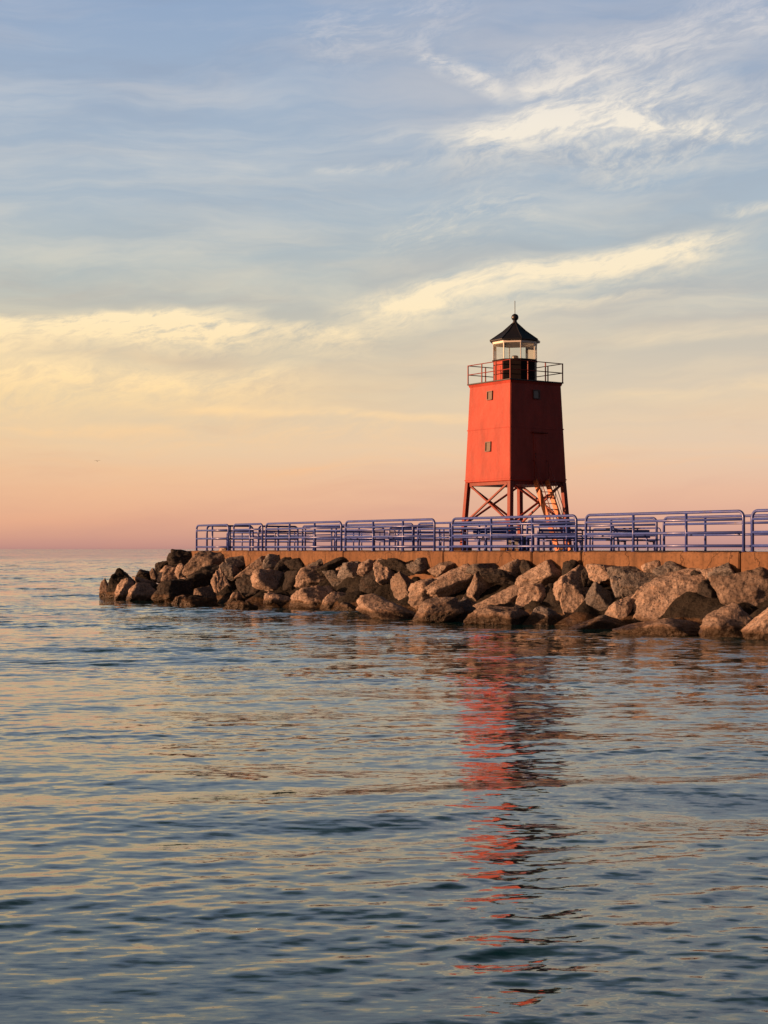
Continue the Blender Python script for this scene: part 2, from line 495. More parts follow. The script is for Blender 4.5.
b2 = band(325, 310, 750, 228, 46, f4, 0.33, 0.62, 0.2, 0.5)*0.9 + band(380, 300, 740, 236, 22, f2, 0.25, 0.6, 0.2, 0.6)*0.6 \
    + band(480, 318, 670, 292, 10, f4, 0.3, 0.7)*0.5 \
    + band(-140, 340, 260, 306, 54, f4, 0.34, 0.60, 0.15, 0.25)*0.95 + band(60, 316, 400, 330, 40, f4, 0.36, 0.62, 0.2, 0.35)*0.75 + band(-100, 390, 330, 372, 50, f4, 0.36, 0.62, 0.2, 0.4)*0.75 + band(100, 440, 420, 425, 30, f4, 0.42, 0.64)*0.35 + band(-100, 345, 200, 330, 30, f1, 0.25, 0.6)*0.5 \
    + band(-60, 372, 200, 378, 30, f1, 0.3, 0.62)*0.6 \
    + band(100, 408, 560, 416, 9, f2, 0.25, 0.55)*0.6 \
    + band(-40, 428, 180, 432, 10, f2, 0.3, 0.6)*0.5 \
    + band(560, 345, 820, 335, 16, f1, 0.3, 0.7)*0.5 \
    + band(590, 402, 820, 392, 10, f2, 0.3, 0.7)*0.5 \
    + band(250, 478, 430, 458, 14, f2, 0.35, 0.7)*0.45 \
    + band(560, 470, 800, 462, 8, f2, 0.3, 0.7)*0.4
cl = (b+b2).op('MINIMUM', 0.95)
c = mixc(nt, cl.x, c, lit)
# the sky opposite the sunset and behind the viewer is dimmer and bluer; brighter and warmer close to the sun
toward = dx*math.sin(rad(-35)) + dy*math.cos(rad(-35))
dim = toward.ss(-0.4, 0.62)
c = mixc(nt, dim.x, mixc(nt, 1.0, c, (0.33, 0.33, 0.41), 'MULTIPLY'), c)
# warmer low on the left, cooler and rosier on the right
side = az.ss(A(860), A(-90))
lowf = el.ss(EL(200), EL(420))
c = mixc(nt, lowf.x, c, mixc(nt, 1.0, c, mixc(nt, side.x, (0.985, 0.99, 1.045), (1.045, 1.01, 0.91)), 'MULTIPLY'))
sdot = dx*sdir[0] + dy*sdir[1] + dz*sdir[2]
glow = sdot.ss(0.35, 1.0).op('POWER', 2.0)
c = mixc(nt, (glow*0.6).x, c, (1.5, 0.72, 0.30))
# below the horizon
c = mixc(nt, el.ss(0.0, -0.02).x, c, (0.10, 0.10, 0.11))
nish = node(nt, 'ShaderNodeTexSky', sky_type='NISHITA')
nish.sun_disc = False; nish.sun_elevation = SUN_EL; nish.sun_rotation = SUN_AZ
STR = 0.1
up = node(nt, 'ShaderNodeVectorMath', operation='SCALE'); up.inputs['Scale'].default_value = 0.60/STR
nt.links.new(c, up.inputs[0])
ns = node(nt, 'ShaderNodeVectorMath', operation='SCALE'); ns.inputs['Scale'].default_value = 0.05
nt.links.new(nish.outputs[0], ns.inputs[0])
tot = node(nt, 'ShaderNodeVectorMath', operation='ADD'); nt.links.new(up.outputs[0], tot.inputs[0]); nt.links.new(ns.outputs[0], tot.inputs[1])
nt.links.new(tot.outputs[0], bg.inputs['Color'])
bg.inputs['Strength'].default_value = STR

# ------------------------------------------------------------------ water
def water():
    rng = np.random.default_rng(5)
    rows = [4.2]
    while rows[-1] < 420: rows.append(rows[-1] + 0.017 + 0.0015*(min(rows[-1], 60)-4.2) + 0.004*max(0, rows[-1]-60))
    Y = np.array(rows); nr = len(Y)
    nc = 640
    T = np.linspace(-1, 1, nc)
    half = 1.6 + 0.40*Y
    X = T[None, :]*half[:, None]
    Yg = np.repeat(Y[:, None], nc, 1)
    sp = np.maximum(np.gradient(Y)[:, None], (half*2/nc)[:, None])*np.ones((1, nc))
    Z = np.zeros_like(X); GX = np.zeros_like(X); GY = np.zeros_like(X)
    edge = np.clip((1-np.abs(T))/0.10, 0, 1)[None, :]*np.clip((420-Y)/120, 0, 1)[:, None]*np.clip((Y-4.2)/0.6, 0, 1)[:, None]
    edge = edge*edge*(3-2*edge)
    lost = np.zeros_like(X); total = 0
    # gust envelope
    def env(seed, kx, ky):
        r = np.random.default_rng(seed); e = np.zeros_like(X)
        for i in range(7):
            a = r.uniform(-0.5, 0.5); k = r.uniform(0.5, 1.5)
            e += np.sin(kx*k*(X+a*Yg) + ky*k*r.uniform(0.6, 1.4)*Yg + r.uniform(0, 6.28))
        return np.clip(0.55 + e/7*1.7, 0.12, 1.5)
    E1, E2 = env(1, 0.45, 1.0), env(2, 0.18, 0.55)
    comps = []
    for i in range(110):
        lam = 0.085*(0.75/0.085)**rng.random()
        th = rad(90+14) + rng.normal(0, rad(40-20*min(1, lam/0.6)))
        comps.append((lam, th, 0.060*rng.uniform(0.6, 1.3)/math.sqrt(110/2), E1))
    for i in range(26):
        lam = rng.uniform(0.9, 4.2)
        th = rad(90+15 if i % 3 else 90-9) + rng.normal(0, rad(4.5))
        comps.append((lam, th, 0.050*rng.uniform(0.6, 1.3)/math.sqrt(26/2), E2))
    for lam, th, sl, e in comps:
        k = 2*math.pi/lam; ph = rng.uniform(0, 6.283)
        fade = np.clip((lam/sp-2.4)/2.0, 0, 1)
        q = k*(math.cos(th)*X + math.sin(th)*Yg) + ph
        # slightly peaked crests
        Z += sl/k*fade*e*(np.sin(q) + 0.12*np.sin(2*q-1.57))
        ch = 0.9*sl/k*fade*e*np.cos(q); GX += ch*math.cos(th); GY += ch*math.sin(th)
        lost += sl*sl*(1-(fade*edge)**2); total += sl*sl
    shoal = 1 + 0.4*np.clip((13-Y)/6, 0, 1)[:, None]      # the ripples steepen towards the shore
    edge = edge*shoal
    Z *= edge; X = X+GX*edge; Yg = Yg+GY*edge
    rip = np.sqrt(np.maximum(lost, 0)/total)
    verts = np.stack([X, Yg, Z], -1).reshape(-1, 3)
    idx = np.arange(nr*nc).reshape(nr, nc)
    quads = np.stack([idx[:-1, :-1], idx[:-1, 1:], idx[1:, 1:], idx[1:, :-1]], -1).reshape(-1, 4)
    nv = len(verts)
    # the open lake round the rippled part
    B = 30000.0
    outer = np.array([[-B, -200, 0], [B, -200, 0], [B, B, 0], [-B, B, 0]], float)
    verts = np.vstack([verts, outer])
    c = [idx[0, 0], idx[0, -1], idx[-1, -1], idx[-1, 0]]
    ring = [[nv+i, nv+(i+1) % 4, c[(i+1) % 4], c[i]] for i in range(4)]
    faces = np.vstack([quads, np.array(ring)])
    me = bpy.data.meshes.new('water')
    me.vertices.add(len(verts)); me.vertices.foreach_set('co', verts.ravel())
    me.loops.add(faces.size); me.loops.foreach_set('vertex_index', faces.ravel().astype(np.int32))
    me.polygons.add(len(faces))
    me.polygons.foreach_set('loop_start', np.arange(0, faces.size, 4, dtype=np.int32))
    me.polygons.foreach_set('use_smooth', np.ones(len(faces), bool))
    me.update(calc_edges=True); me.validate()
    at = me.attributes.new('ripple', 'FLOAT', 'POINT')
    at.data.foreach_set('value', np.concatenate([rip.ravel(), np.ones(4)]).astype(np.float32))
    me.materials.append(M['water'])
    o = bpy.data.objects.new('water', me); COL.objects.link(o)
    tag(o, 'rippled blue green lake reaching to the horizon', 'water', kind='structure')
water()

# ------------------------------------------------------------------ pier
pier = empty('pier', uv(0, 0, 0), ROT)
tag(pier, 'long weathered concrete pier behind the boulders, carrying the lighthouse and blue railings', 'pier')
VW = -0.32
cuts = [-0.25] + [u_at(x, VW) for x in (343, 443, 531.5, 581, 739.5)]
cuts.append(cuts[-1]+6); cuts.append(cuts[-1]+7)
for i, (a, b) in enumerate(zip(cuts, cuts[1:])):
    bm = bmesh.new()
    box(bm, (a+0.022, VW, -0.8), (b-0.022, 0.45, DECK), 0.035)
    # subdivide the sea face a little and roughen its edges
    bmesh.ops.subdivide_edges(bm, edges=[e for e in bm.edges if e.calc_length() > 1.5], cuts=14, use_grid_fill=True)
    rr = random.Random(40+i)
    for v in bm.verts:
        if v.co.z > DECK-0.06 and v.co.y < VW+0.06:
            v.co.z -= abs(rr.gauss(0, 0.012)); v.co.y += abs(rr.gauss(0, 0.010))
    link('wall_segment', bm, M['concrete'], pier)
UE = cuts[-1]
bm = bmesh.new()
def slab(bm, u0, u1, v0, v1, top): box(bm, (u0, v0, -0.8), (u1, v1, top), 0.03)
slab(bm, -0.2, UE-0.1, 0.453, 5.4, DECK-0.004)
link('walkway_deck', bm, M['concrete'], pier)
bm = bmesh.new(); slab(bm, -0.2, 10.6, 5.403, 14.3, DECK-0.008)
link('head_deck', bm, M['concrete'], pier)
bm = bmesh.new(); slab(bm, -24.6, 10.6, 14.303, 21.8, DECK-0.006)
link('outer_deck', bm, M['concrete'], pier)

# ------------------------------------------------------------------ railings
RH = 1.09
_pm = {}
def panel_meshes(L, nposts, r=0.040):
    key = (round(L, 3), nposts)
    if key in _pm: return _pm[key]
    h = RH-r; R = 0.17; x0, x1 = -L/2+r, L/2-r
    pts = [(x0, 0, 0), (x0, 0, h-R)]
    for k in range(1, 6):
        a = math.pi - k*math.pi/2/6
        pts.append((x0+R+R*math.cos(a), 0, h-R+R*math.sin(a)))
    pts += [(x0+R, 0, h), (x1-R, 0, h)]
    for k in range(1, 6):
        a = math.pi/2 - k*math.pi/2/6
        pts.append((x1-R+R*math.cos(a), 0, h-R+R*math.sin(a)))
    pts += [(x1, 0, h-R), (x1, 0, 0)]
    bm = bmesh.new(); tube(bm, pts, r, 10)
    for x in (x0, x1): lathe(bm, [(0.075, 0.0), (0.075, 0.014), (0.045, 0.016)], 12, (x, 0))
    f = bm
    bp = bmesh.new(); tube(bp, [(0, 0, 0), (0, 0, h-r*0.6)], r*0.95, 10); lathe(bp, [(0.075, 0.0), (0.075, 0.014), (0.045, 0.016)], 12)
    brs = bmesh.new(); tube(brs, [(x0+r*0.5, 0, 0), (x1-r*0.5, 0, 0)], r*0.9, 10)
    ms = []
    for nm, b in (('frame', f), ('post', bp), ('rail', brs)):
        bmesh.ops.recalc_face_normals(b, faces=b.faces)
        me = bpy.data.meshes.new(nm); b.to_mesh(me); b.free()
        for p in me.polygons: p.use_smooth = True
        me.materials.append(M['blue']); ms.append(me)
    _pm[key] = ms
    return ms

def panel(ua, va, ub, vb, fr, label, group, lean=0.0):
    a, b = uv(ua, va), uv(ub, vb)
    L = (b-a).length
    e = empty('railing_panel', (a+b)/2, math.atan2(b.y-a.y, b.x-a.x))
    e.rotation_euler[0] = lean
    tag(e, label, 'railing', group)
    f, p, rl = panel_meshes(L, len(fr))
    def ch(nm, me, loc):
        o = bpy.data.objects.new(nm, me); COL.objects.link(o); o.parent = e; o.location = loc
    ch('frame', f, (0, 0, 0))
    for t in fr: ch('post', p, ((t-0.5)*L, 0, 0))
    for z in (0.84, 0.50, 0.155): ch('rail', rl, (0, 0, z))
    return e

near = [(196.2, 229, [212.4]), (233.2, 263, [250]), (265.5, 342, [289.7, 314.7]), (345, 435.3, [373.2, 403]), (451.7, 577.3, [491.2, 532.4]),
        (585, 744.8, [633.4, 686.2]), (751.3, 930, [800, 860])]
nlab = ['short leftmost blue railing panel at the lake end of the near pier edge',
        'second short blue railing panel from the lake end, near pier edge',
        'blue pipe railing panel, third from the left along the near pier edge',
        'blue pipe railing panel just left of the lighthouse, above the near pier edge',
        'blue pipe railing panel directly in front of the lighthouse legs, near pier edge',
        'long blue railing panel right of the lighthouse, against open sky, near pier edge',
        'blue railing panel cut off by the right border of the photo']
for (x0, x1, ps_), lb in zip(near, nlab):
    u0, u1 = u_at(x0, 0), u_at(x1, 0)
    panel(u0, 0, u1, 0, [(u_at(q, 0)-u0)/(u1-u0) for q in ps_], lb, 'blue railing panels along the near pier edge')
# second row on the far side of the walkway
V2 = 4.5
sec = [(302, 413.6), (417.4, 523), (526.5, 657.5), (663, 800)]
slab_ = ['blue railing panel behind the gap left of the lighthouse, second row',
         'second row blue railing panel behind the panels left of the ladder stair',
         'second row blue railing panel behind the long right one, rounded right end showing',
         'second row blue railing panel farthest right, seen through the long near panel']
for (x0, x1), lb in zip(sec, slab_):
    u0, u1 = u_at(x0, V2), u_at(x1, V2)
    panel(u0, V2, u1, V2, [0.33, 0.67], lb, 'blue railing panels in the second row')
# lake end of the walkway
el_ = ['blue railing panel across the lake end, behind the short leftmost near panel',
       'blue railing panel across the lake end, behind the third near panel',
       'blue railing panel across the lake end, behind the fourth near panel',
       'blue railing panel across the lake end, ending at the outer deck']
for (a, b), lb in zip([(0.45, 2.75), (2.95, 5.0), (5.3, 9.6), (9.8, 14.1)], el_):
    panel(0.05, a, 0.05, b, [0.5] if b-a < 3 else [0.33, 0.67], lb, 'blue railing panels across the lake end')
for (a, b), lb in zip([(5.6, 9.75), (9.95, 14.1)], ['blue railing panel crossing the deck before the lighthouse, walkway end', 'blue railing panel crossing the deck, end next to the lighthouse ladder stair']):
    panel(10.35, a, 10.35, b, [0.33, 0.67], lb, 'blue railing panels crossing the deck')
# outer deck, rows seen small behind the others
ol = ['small distant blue railing panel of the outer deck, lakeward first of its near side',
      'small distant blue railing panel of the outer deck, lakeward second of its near side',
      'small distant blue railing panel of the outer deck, lakeward third of its near side',
      'small distant blue railing panel of the outer deck, last before the lake end rail']
for i, lb in enumerate(ol):
    panel(-24.2+6*i, 14.7, -24.2+6*i+5.8, 14.7, [0.33, 0.67], lb, 'blue railing panels on the outer deck')
panel(-24.4, 14.9, -24.4, 21.2, [0.33, 0.67], 'small distant blue railing panel across the tip of the outer deck', 'blue railing panels on the outer deck')
V3 = 21.3
far3 = [(u_at(592, V3), u_at(661, V3)), (u_at(537, V3), u_at(583, V3))]
uu = far3[-1][0]-0.35
while uu > -20:
    far3.append((uu-5.7, uu)); uu -= 6.05
flab = ['small far blue railing panel standing alone right of the ladder stair', 'small far blue railing panel behind the foot of the ladder stair',
        'small far blue railing panel behind the lighthouse legs', 'small far blue railing panel just left of the lighthouse legs',
        'small far blue railing panel, second left of the lighthouse legs', 'small far blue railing panel, third left of the lighthouse legs',
        'small far blue railing panel, fourth left of the lighthouse legs', 'small far blue railing panel, fifth left of the lighthouse legs', 'small far blue railing panel, sixth left of the lighthouse legs']
for (a, b), lb in zip(far3, flab):
    panel(a, V3, b, V3, [0.33, 0.67], lb, 'blue railing panels along the far pier edge')

# ------------------------------------------------------------------ benches and box on the deck
def bench(px, Z, L, label):
    X = (px-384)/F*Z
    e = empty('bench', (X, Z, DECK), math.atan2(NV[1], NV[0]))
    tag(e, label, 'bench', 'blue benches on the pier')
    bm = bmesh.new()
    for k in range(4): box(bm, (-L/2, -0.02-0.115*k, 0.42), (L/2, 0.085-0.115*k, 0.46), 0.008)
    link('seat', bm, M['blue_flat'], e)
    bm = bmesh.new()
    for k in range(3): box(bm, (-L/2, 0.10+0.02*k, 0.56+0.13*k), (L/2, 0.135+0.02*k, 0.67+0.13*k), 0.008)
    link('backrest', bm, M['blue_flat'], e)
    for sx_ in (-1, 1):
        bm = bmesh.new()
        x = sx_*(L/2-0.22)
        bar(bm, (x, 0.06, 0.0), (x, 0.09, 0.50), 0.09, 0.06); bar(bm, (x, 0.096, 0.46), (x, 0.19, 0.93), 0.07, 0.05)
        bar(bm, (x, -0.36, 0.0), (x, -0.34, 0.415), 0.09, 0.06); bar(bm, (x, -0.40, 0.395), (x, 0.08, 0.395), 0.07, 0.044)
        link('leg', bm, M['blue_flat'], e)
bench(634, 68.5, 2.2, 'blue slatted bench right of the ladder stair, seen through the railings')
bench(560, 67.5, 2.2, 'blue slatted bench at the foot of the ladder stair, seen through the railings')
bench(497, 61.5, 2.2, 'blue slatted bench left of the dark utility box, seen through the railings')
e = empty('utility_box', ((519-384)/F*71, 71, DECK), ROT)
tag(e, 'low dark utility box on the pier in front of the lighthouse legs', 'box')
bm = bmesh.new(); box(bm, (-0.42, -0.3, 0.06), (0.42, 0.3, 0.60), 0.02); link('cabinet', bm, M['grey_box'], e)
bm = bmesh.new(); box(bm, (-0.46, -0.34, 0.602), (0.46, 0.34, 0.65), 0.015); link('lid', bm, M['grey_box'], e)
bm = bmesh.new(); box(bm, (-0.38, -0.26, 0.0), (0.38, 0.26, 0.058)); link('base', bm, M['concrete'], e)

# ------------------------------------------------------------------ lighthouse
TD = 75.0; K = TD/F
TX = (515.4-384)*K
lh = empty('lighthouse', (TX, TD, DECK), ROT)
tag(lh, 'red square tapering lighthouse on open steel legs with a black lantern room', 'lighthouse')
cz = CAMZ-DECK
zb = 66.3*K + cz        # bottom of the red body
zt = 166.0*K + cz       # gallery level
hb, ht_, hg, hf = 72.1*K/2, 64.7*K/2, 67.5*K/2, 80.0*K/2
def half(z): return hb + (ht_-hb)*(z-zb)/(zt-zb)
def sq(h, z): return [(-h, -h, z), (h, -h, z), (h, h, z), (-h, h, z)]
bm = bmesh.new()
zs = [zb, zb+0.02, zt-0.04]
loft(bm, [sq(hb-0.03, zb), sq(hb, zb+0.03), sq(half(zt-0.12), zt-0.12)])
bmesh.ops.bevel(bm, geom=[e_ for e_ in bm.edges if abs(e_.verts[0].co.z-e_.verts[1].co.z) > 1], offset=0.03, segments=2, affect='EDGES')
link('body', bm, M['red'], lh)
# overlapping plate seams
zseam = (549-430.5)*K + cz
for z_ in (zseam, zb+0.10):
    bm = bmesh.new()
    h0, h1 = half(z_)+0.018, half(z_+0.05)+0.012
    loft(bm, [sq(h0, z_), sq(h1, z_+0.05)]); link('plate_seam', bm, M['red'], lh)
bm = bmesh.new(); box(bm, (-hb+0.1, -hb+0.1, zb-0.16), (hb-0.1, hb-0.1, zb-0.004)); link('floor_frame', bm, M['red_dark'], lh)
# gallery deck
bm = bmesh.new(); box(bm, (-hg-0.03, -hg-0.03, zt-0.06), (hg+0.03, hg+0.03, zt), 0.012); link('gallery_deck', bm, M['black'], lh)
bm = bmesh.new(); loft(bm, [sq(ht_+0.012, zt-0.19), sq(hg-0.015, zt-0.063)]); link('cornice', bm, M['red'], lh)
# legs
leg_out = lambda z: hf + (hb-hf)*z/zb
for sx_, sy_ in ((-1, -1), (1, -1), (1, 1), (-1, 1)):
    bm = bmesh.new()
    wd = 0.21; a = leg_out(0.12)-wd/2; b_ = leg_out(zb-0.004)-wd/2-0.01
    loft(bm, [[(sx_*a+dx_, sy_*a+dy_, 0.12) for dx_, dy_ in ((-wd/2, -wd/2), (wd/2, -wd/2), (wd/2, wd/2), (-wd/2, wd/2))],
              [(sx_*b_+dx_, sy_*b_+dy_, zb-0.004) for dx_, dy_ in ((-wd/2, -wd/2), (wd/2, -wd/2), (wd/2, wd/2), (-wd/2, wd/2))]])
    lg = link('leg', bm, M['red_dark'], lh)
    bm = bmesh.new(); box(bm, (sx_*a-0.34, sy_*a-0.34, 0.0), (sx_*a+0.34, sy_*a+0.34, 0.118), 0.02); link('footing', bm, M['concrete'], lg)
# cross braces on each side, and the girt they end on
zlo = zb-1.98
for s in range(4):
    q = Matrix.Rotation(math.pi/2*s, 4, 'Z')
    def pt(sgn, z, inset=0.16):
        l = leg_out(z)-0.105
        return q @ Vector((sgn*(l-inset), -l, z))
    for sg, dp in ((1, 0.045), (-1, -0.045)):
        a, b_ = pt(-sg, zb-0.12), pt(sg, zlo+0.06)
        o = q @ Vector((0, dp, 0))
        bm = bmesh.new(); bar(bm, a+o, b_+o, 0.085, 0.085); link('cross_brace', bm, M['red_dark'], lh)
    bm = bmesh.new(); bar(bm, pt(-1, zlo, 0.126), pt(1, zlo, 0.126), 0.10, 0.10); link('girt', bm, M['red_dark'], lh)
# windows
def win(side, px_off, z, w_, h_, nm='window'):
    """side 0: the sunlit -y face, side 1: the shaded +x face; px_off along the face from its middle"""
    q = Matrix.Rotation(math.pi/2*side, 4, 'Z')
    tilt = math.atan2(hb-ht_, zt-zb)
    m_ = q @ Matrix.Translation((px_off, -half(z), z)) @ Matrix.Rotation(-tilt, 4, 'X')
    bm = bmesh.new()
    t = 0.045
    for lo, hi in (((-w_/2-t, -0.06, -h_/2-t), (-w_/2, 0.03, h_/2+t)), ((w_/2, -0.06, -h_/2-t), (w_/2+t, 0.03, h_/2+t)),
                   ((-w_/2+0.001, -0.06, h_/2), (w_/2-0.001, 0.03, h_/2+t)), ((-w_/2+0.001, -0.085, -h_/2-t), (w_/2-0.001, 0.03, -h_/2))):
        box(bm, lo, hi)
    bm.transform(m_)
    fr = link(nm, bm, M['frame'], lh)
    bm = bmesh.new(); box(bm, (-w_/2+0.002, -0.014, -h_/2+0.002), (w_/2-0.002, 0.02, h_/2-0.002)); bm.transform(m_)
    link('pane', bm, M['pane'], fr)
win(0, 0.06, (549-397.3)*K+cz, 0.33, 0.36)
win(0, 0.04, (549-448)*K+cz, 0.33, 0.40)
win(1, -0.02, (549-397)*K+cz, 0.33, 0.36)
# door on the shaded side
q1 = Matrix.Rotation(math.pi/2, 4, 'Z')
tilt = math.atan2(hb-ht_, zt-zb)
DY0 = 0.10
zd0, zd1 = zb+0.16, (549-435.5)*K+cz
def face1(bm, z): bm.transform(q1 @ Matrix.Translation((DY0, -half(z), z)) @ Matrix.Rotation(-tilt, 4, 'X'))
bm = bmesh.new(); box(bm, (-0.36, -0.03, 0), (0.36, 0.02, zd1-zd0), 0.01)
for z0_ in (0.2, 1.15): box(bm, (-0.26, -0.045, z0_), (0.26, -0.031, z0_+0.75), 0.008)
face1(bm, zd0); dr = link('door', bm, M['red'], lh)
bm = bmesh.new(); box(bm, (-0.46, -0.16, zd1-zd0+0.02), (0.46, 0.02, zd1-zd0+0.075), 0.01); face1(bm, zd0); link('door_hood', bm, M['red_dark'], dr)
bm = bmesh.new(); tube(bm, [(-0.3, -0.032, 1.0), (-0.3, -0.09, 1.0), (-0.3, -0.09, 1.16), (-0.3, -0.032, 1.16)], 0.014, 6); face1(bm, zd0); link('handle', bm, M['black'], dr)
# ship stair from the door down to the deck
sw = 0.36
st_top = Vector((hb+0.06, DY0, zb+0.05)); run = 1.62
st_bot = Vector((hb+0.06+run, DY0, 0.0))
sd_ = st_bot-st_top
bm = bmesh.new()
nt_ = 12
for k in range(1, nt_):
    p_ = st_top + sd_*(k/nt_)
    box(bm, (p_.x-0.10, DY0-sw+0.03, p_.z-0.015), (p_.x+0.10, DY0+sw-0.03, p_.z+0.015))
stairs = link('stairs', bm, M['orange'], lh)
for s in (-1, 1):
    o = Vector((0, s*sw, 0))
    bm = bmesh.new(); bar(bm, st_top+o, st_bot+o, 0.06, 0.30); link('stringer', bm, M['orange'], stairs)
    bm = bmesh.new()
    nrm = Vector((0.55, 0, 0.83))
    hr = 0.95
    a = st_top + o + Vector((0.02, s*0.06, hr)); b_ = st_bot + o + Vector((0.02, s*0.06, hr))
    tube(bm, [a-Vector((0.10, 0, 0)), a, b_, b_-Vector((0, 0, hr-0.05))], 0.02, 6)
    tube(bm, [a-Vector((0, 0, 0.45)), b_-Vector((0, 0, 0.45))], 0.014, 6)
    for k in (0.02, 0.33, 0.66): tube(bm, [st_top+o+sd_*k + Vector((0.02, s*0.06, -0.02)), st_top+o+sd_*k + Vector((0.02, s*0.06, hr))], 0.016, 6)
    link('handrail', bm, M['red_dark'], stairs)
# gallery railing
bm = bmesh.new()
g_ = hg-0.01; gh = 0.90
for z_ in (gh, gh*0.5):
    for (a, b_) in (((-g_, -g_), (g_, -g_)), ((g_, -g_), (g_, g_)), ((g_, g_), (-g_, g_)), ((-g_, g_), (-g_, -g_))):
        tube(bm, [(*a, zt+z_), (*b_, zt+z_)], 0.022, 8)
for (a, b_) in (((-g_, -g_), (g_, -g_)), ((g_, -g_), (g_, g_)), ((g_, g_), (-g_, g_)), ((-g_, g_), (-g_, -g_))):
    for t in (0, 1/3, 2/3):
        x, y = a[0]+(b_[0]-a[0])*t, a[1]+(b_[1]-a[1])*t
        bar(bm, (x, y, zt), (x, y, zt+gh+(0.02 if t == 0 else 0)), 0.045, 0.045)
link('gallery_railing', bm, M['red_dark'], lh)
# lantern room: an octagon with one corner 15 degrees right of the line of sight
sight = math.atan2(-TD, -TX)              # direction towards the viewer
PH = sight + rad(15) - ROT
R = 1.10
zl, zg, ze, za = zt, (549-358.5)*K*0.99+cz, (549-340)*K*0.99+cz, 226.7*K+cz
bm = bmesh.new()
loft(bm, [ngon(8, R, zl+0.001, PH), ngon(8, R, zg-0.06, PH)]); lw = link('lantern_wall', bm, M['black_red'], lh)
bm = bmesh.new(); loft(bm, [ngon(8, R+0.045, zg-0.058, PH), ngon(8, R+0.045, zg, PH)]); link('lantern_curb', bm, M['black_red'], lh)
# red door on the sunlit side of the lantern
ap = R*math.cos(math.pi/8)
na = PH - rad(45+22.5)
mdoor = Matrix.Rotation(na+math.pi/2, 4, 'Z') @ Matrix.Translation((0, -ap, zl))
bm = bmesh.new()
box(bm, (-0.36, -0.03, 0.03), (0.36, 0.02, zg-zl-0.075), 0.008)
for z0_ in (0.10, 0.48): box(bm, (-0.24, -0.045, z0_), (0.24, -0.031, z0_+0.28), 0.006)
bm.transform(mdoor); ld = link('lantern_door', bm, M['red'], lh)
bm = bmesh.new(); tube(bm, [(0.27, -0.032, 0.42), (0.27, -0.08, 0.42), (0.27, -0.08, 0.52), (0.27, -0.032, 0.52)], 0.018, 6); bm.transform(mdoor); link('handle', bm, M['black'], ld)
bm = bmesh.new(); loft(bm, [ngon(8, R-0.03, zg+0.004, PH), ngon(8, R-0.03, ze-0.10, PH)], cap=False); link('glazing', bm, M['glass'], lh)
for k in range(8):
    a = PH+math.pi/4*k
    x, y = R*math.cos(a), R*math.sin(a)
    bm = bmesh.new()
    bar(bm, (x*0.985, y*0.985, zg+0.002), (x*0.985, y*0.985, ze-0.11), 0.038, 0.038, (math.cos(a), math.sin(a), 0.01))
    link('mullion', bm, M['white'], lh)
bm = bmesh.new(); loft(bm, [ngon(8, R+0.02, ze-0.108, PH), ngon(8, R+0.03, ze-0.002, PH)]); link('lantern_head_ring', bm, M['white'], lh)
bm = bmesh.new(); loft(bm, [ngon(8, R-0.06, ze-0.125, PH), ngon(8, R-0.06, ze-0.112, PH)]); link('ceiling_reflector', bm, M['white'], lh)  # white disc added under the roof to reflect sky light behind the glazing
# roof
Re = 1.27
bm = bmesh.new()
loft(bm, [ngon(8, Re-0.02, ze, PH), ngon(8, Re, ze+0.03, PH), ngon(8, Re, ze+0.07, PH), ngon(8, 0.62, ze+0.07+(za-ze-0.07)*0.50, PH), ngon(8, 0.13, za-0.02, PH)])
roof = link('roof', bm, M['black'], lh)
bm = bmesh.new()
for k in range(8):
    a = PH+math.pi/4*k
    pr = [(Re, ze+0.075), (0.62, ze+0.075+(za-ze-0.07)*0.50), (0.13, za-0.01)]
    tube(bm, [(r_*math.cos(a), r_*math.sin(a), z_) for r_, z_ in pr], 0.018, 6)
link('roof_rib', bm, M['black'], roof)
zball = 232.3*K+cz
bm = bmesh.new()
prof = [(0.15, za-0.03), (0.12, za+0.03), (0.09, zball-0.19), (0.10, zball-0.165)]
for k in range(1, 10):
    a = -math.pi/2 + math.pi*k/10
    prof.append((0.178*math.cos(a), zball+0.178*math.sin(a)))
prof.append((0.02, zball+0.178)); lathe(bm, prof, 20)
fin = link('ball_finial', bm, M['black'], roof, smooth=True)
bm = bmesh.new(); tube(bm, [(0, 0, zball+0.17), (0, 0, 249*K+cz)], 0.016, 6); link('lightning_rod', bm, M['black'], fin)
# lamp inside
bm = bmesh.new(); lathe(bm, [(0.10, zg-0.02), (0.10, zg+0.03), (0.16, zg+0.04), (0.17, zg+0.20), (0.13, zg+0.25), (0.03, zg+0.27)], 16)
link('beacon_lamp', bm, M['dark'], lh)

# ------------------------------------------------------------------ numpy value noise for the boulders
_h = np.random.default_rng(77).random((64, 64, 64)).astype(np.float32)
def vnoise(p):
    i = np.floor(p).astype(int); f = p-i; f = f*f*(3-2*f)
    i &= 63; j = (i+1) & 63
    x0, y0, z0 = i.T; x1, y1, z1 = j.T
    fx, fy, fz = f.T
    a = _h[x0, y0, z0]*(1-fx)+_h[x1, y0, z0]*fx; b = _h[x0, y1, z0]*(1-fx)+_h[x1, y1, z0]*fx
    c = _h[x0, y0, z1]*(1-fx)+_h[x1, y0, z1]*fx; d = _h[x0, y1, z1]*(1-fx)+_h[x1, y1, z1]*fx
    return (a*(1-fy)+b*fy)*(1-fz)+(c*(1-fy)+d*fy)*fz - 0.5

_ico = {}
def ico(n):
    if n not in _ico:
        bm = bmesh.new(); bmesh.ops.create_icosphere(bm, subdivisions=n, radius=1.0)
        bm.verts.ensure_lookup_table()
        _ico[n] = (np.array([v.co[:] for v in bm.verts]), np.array([[v.index for v in f.verts] for f in bm.faces]))
        bm.free()
    return _ico[n]

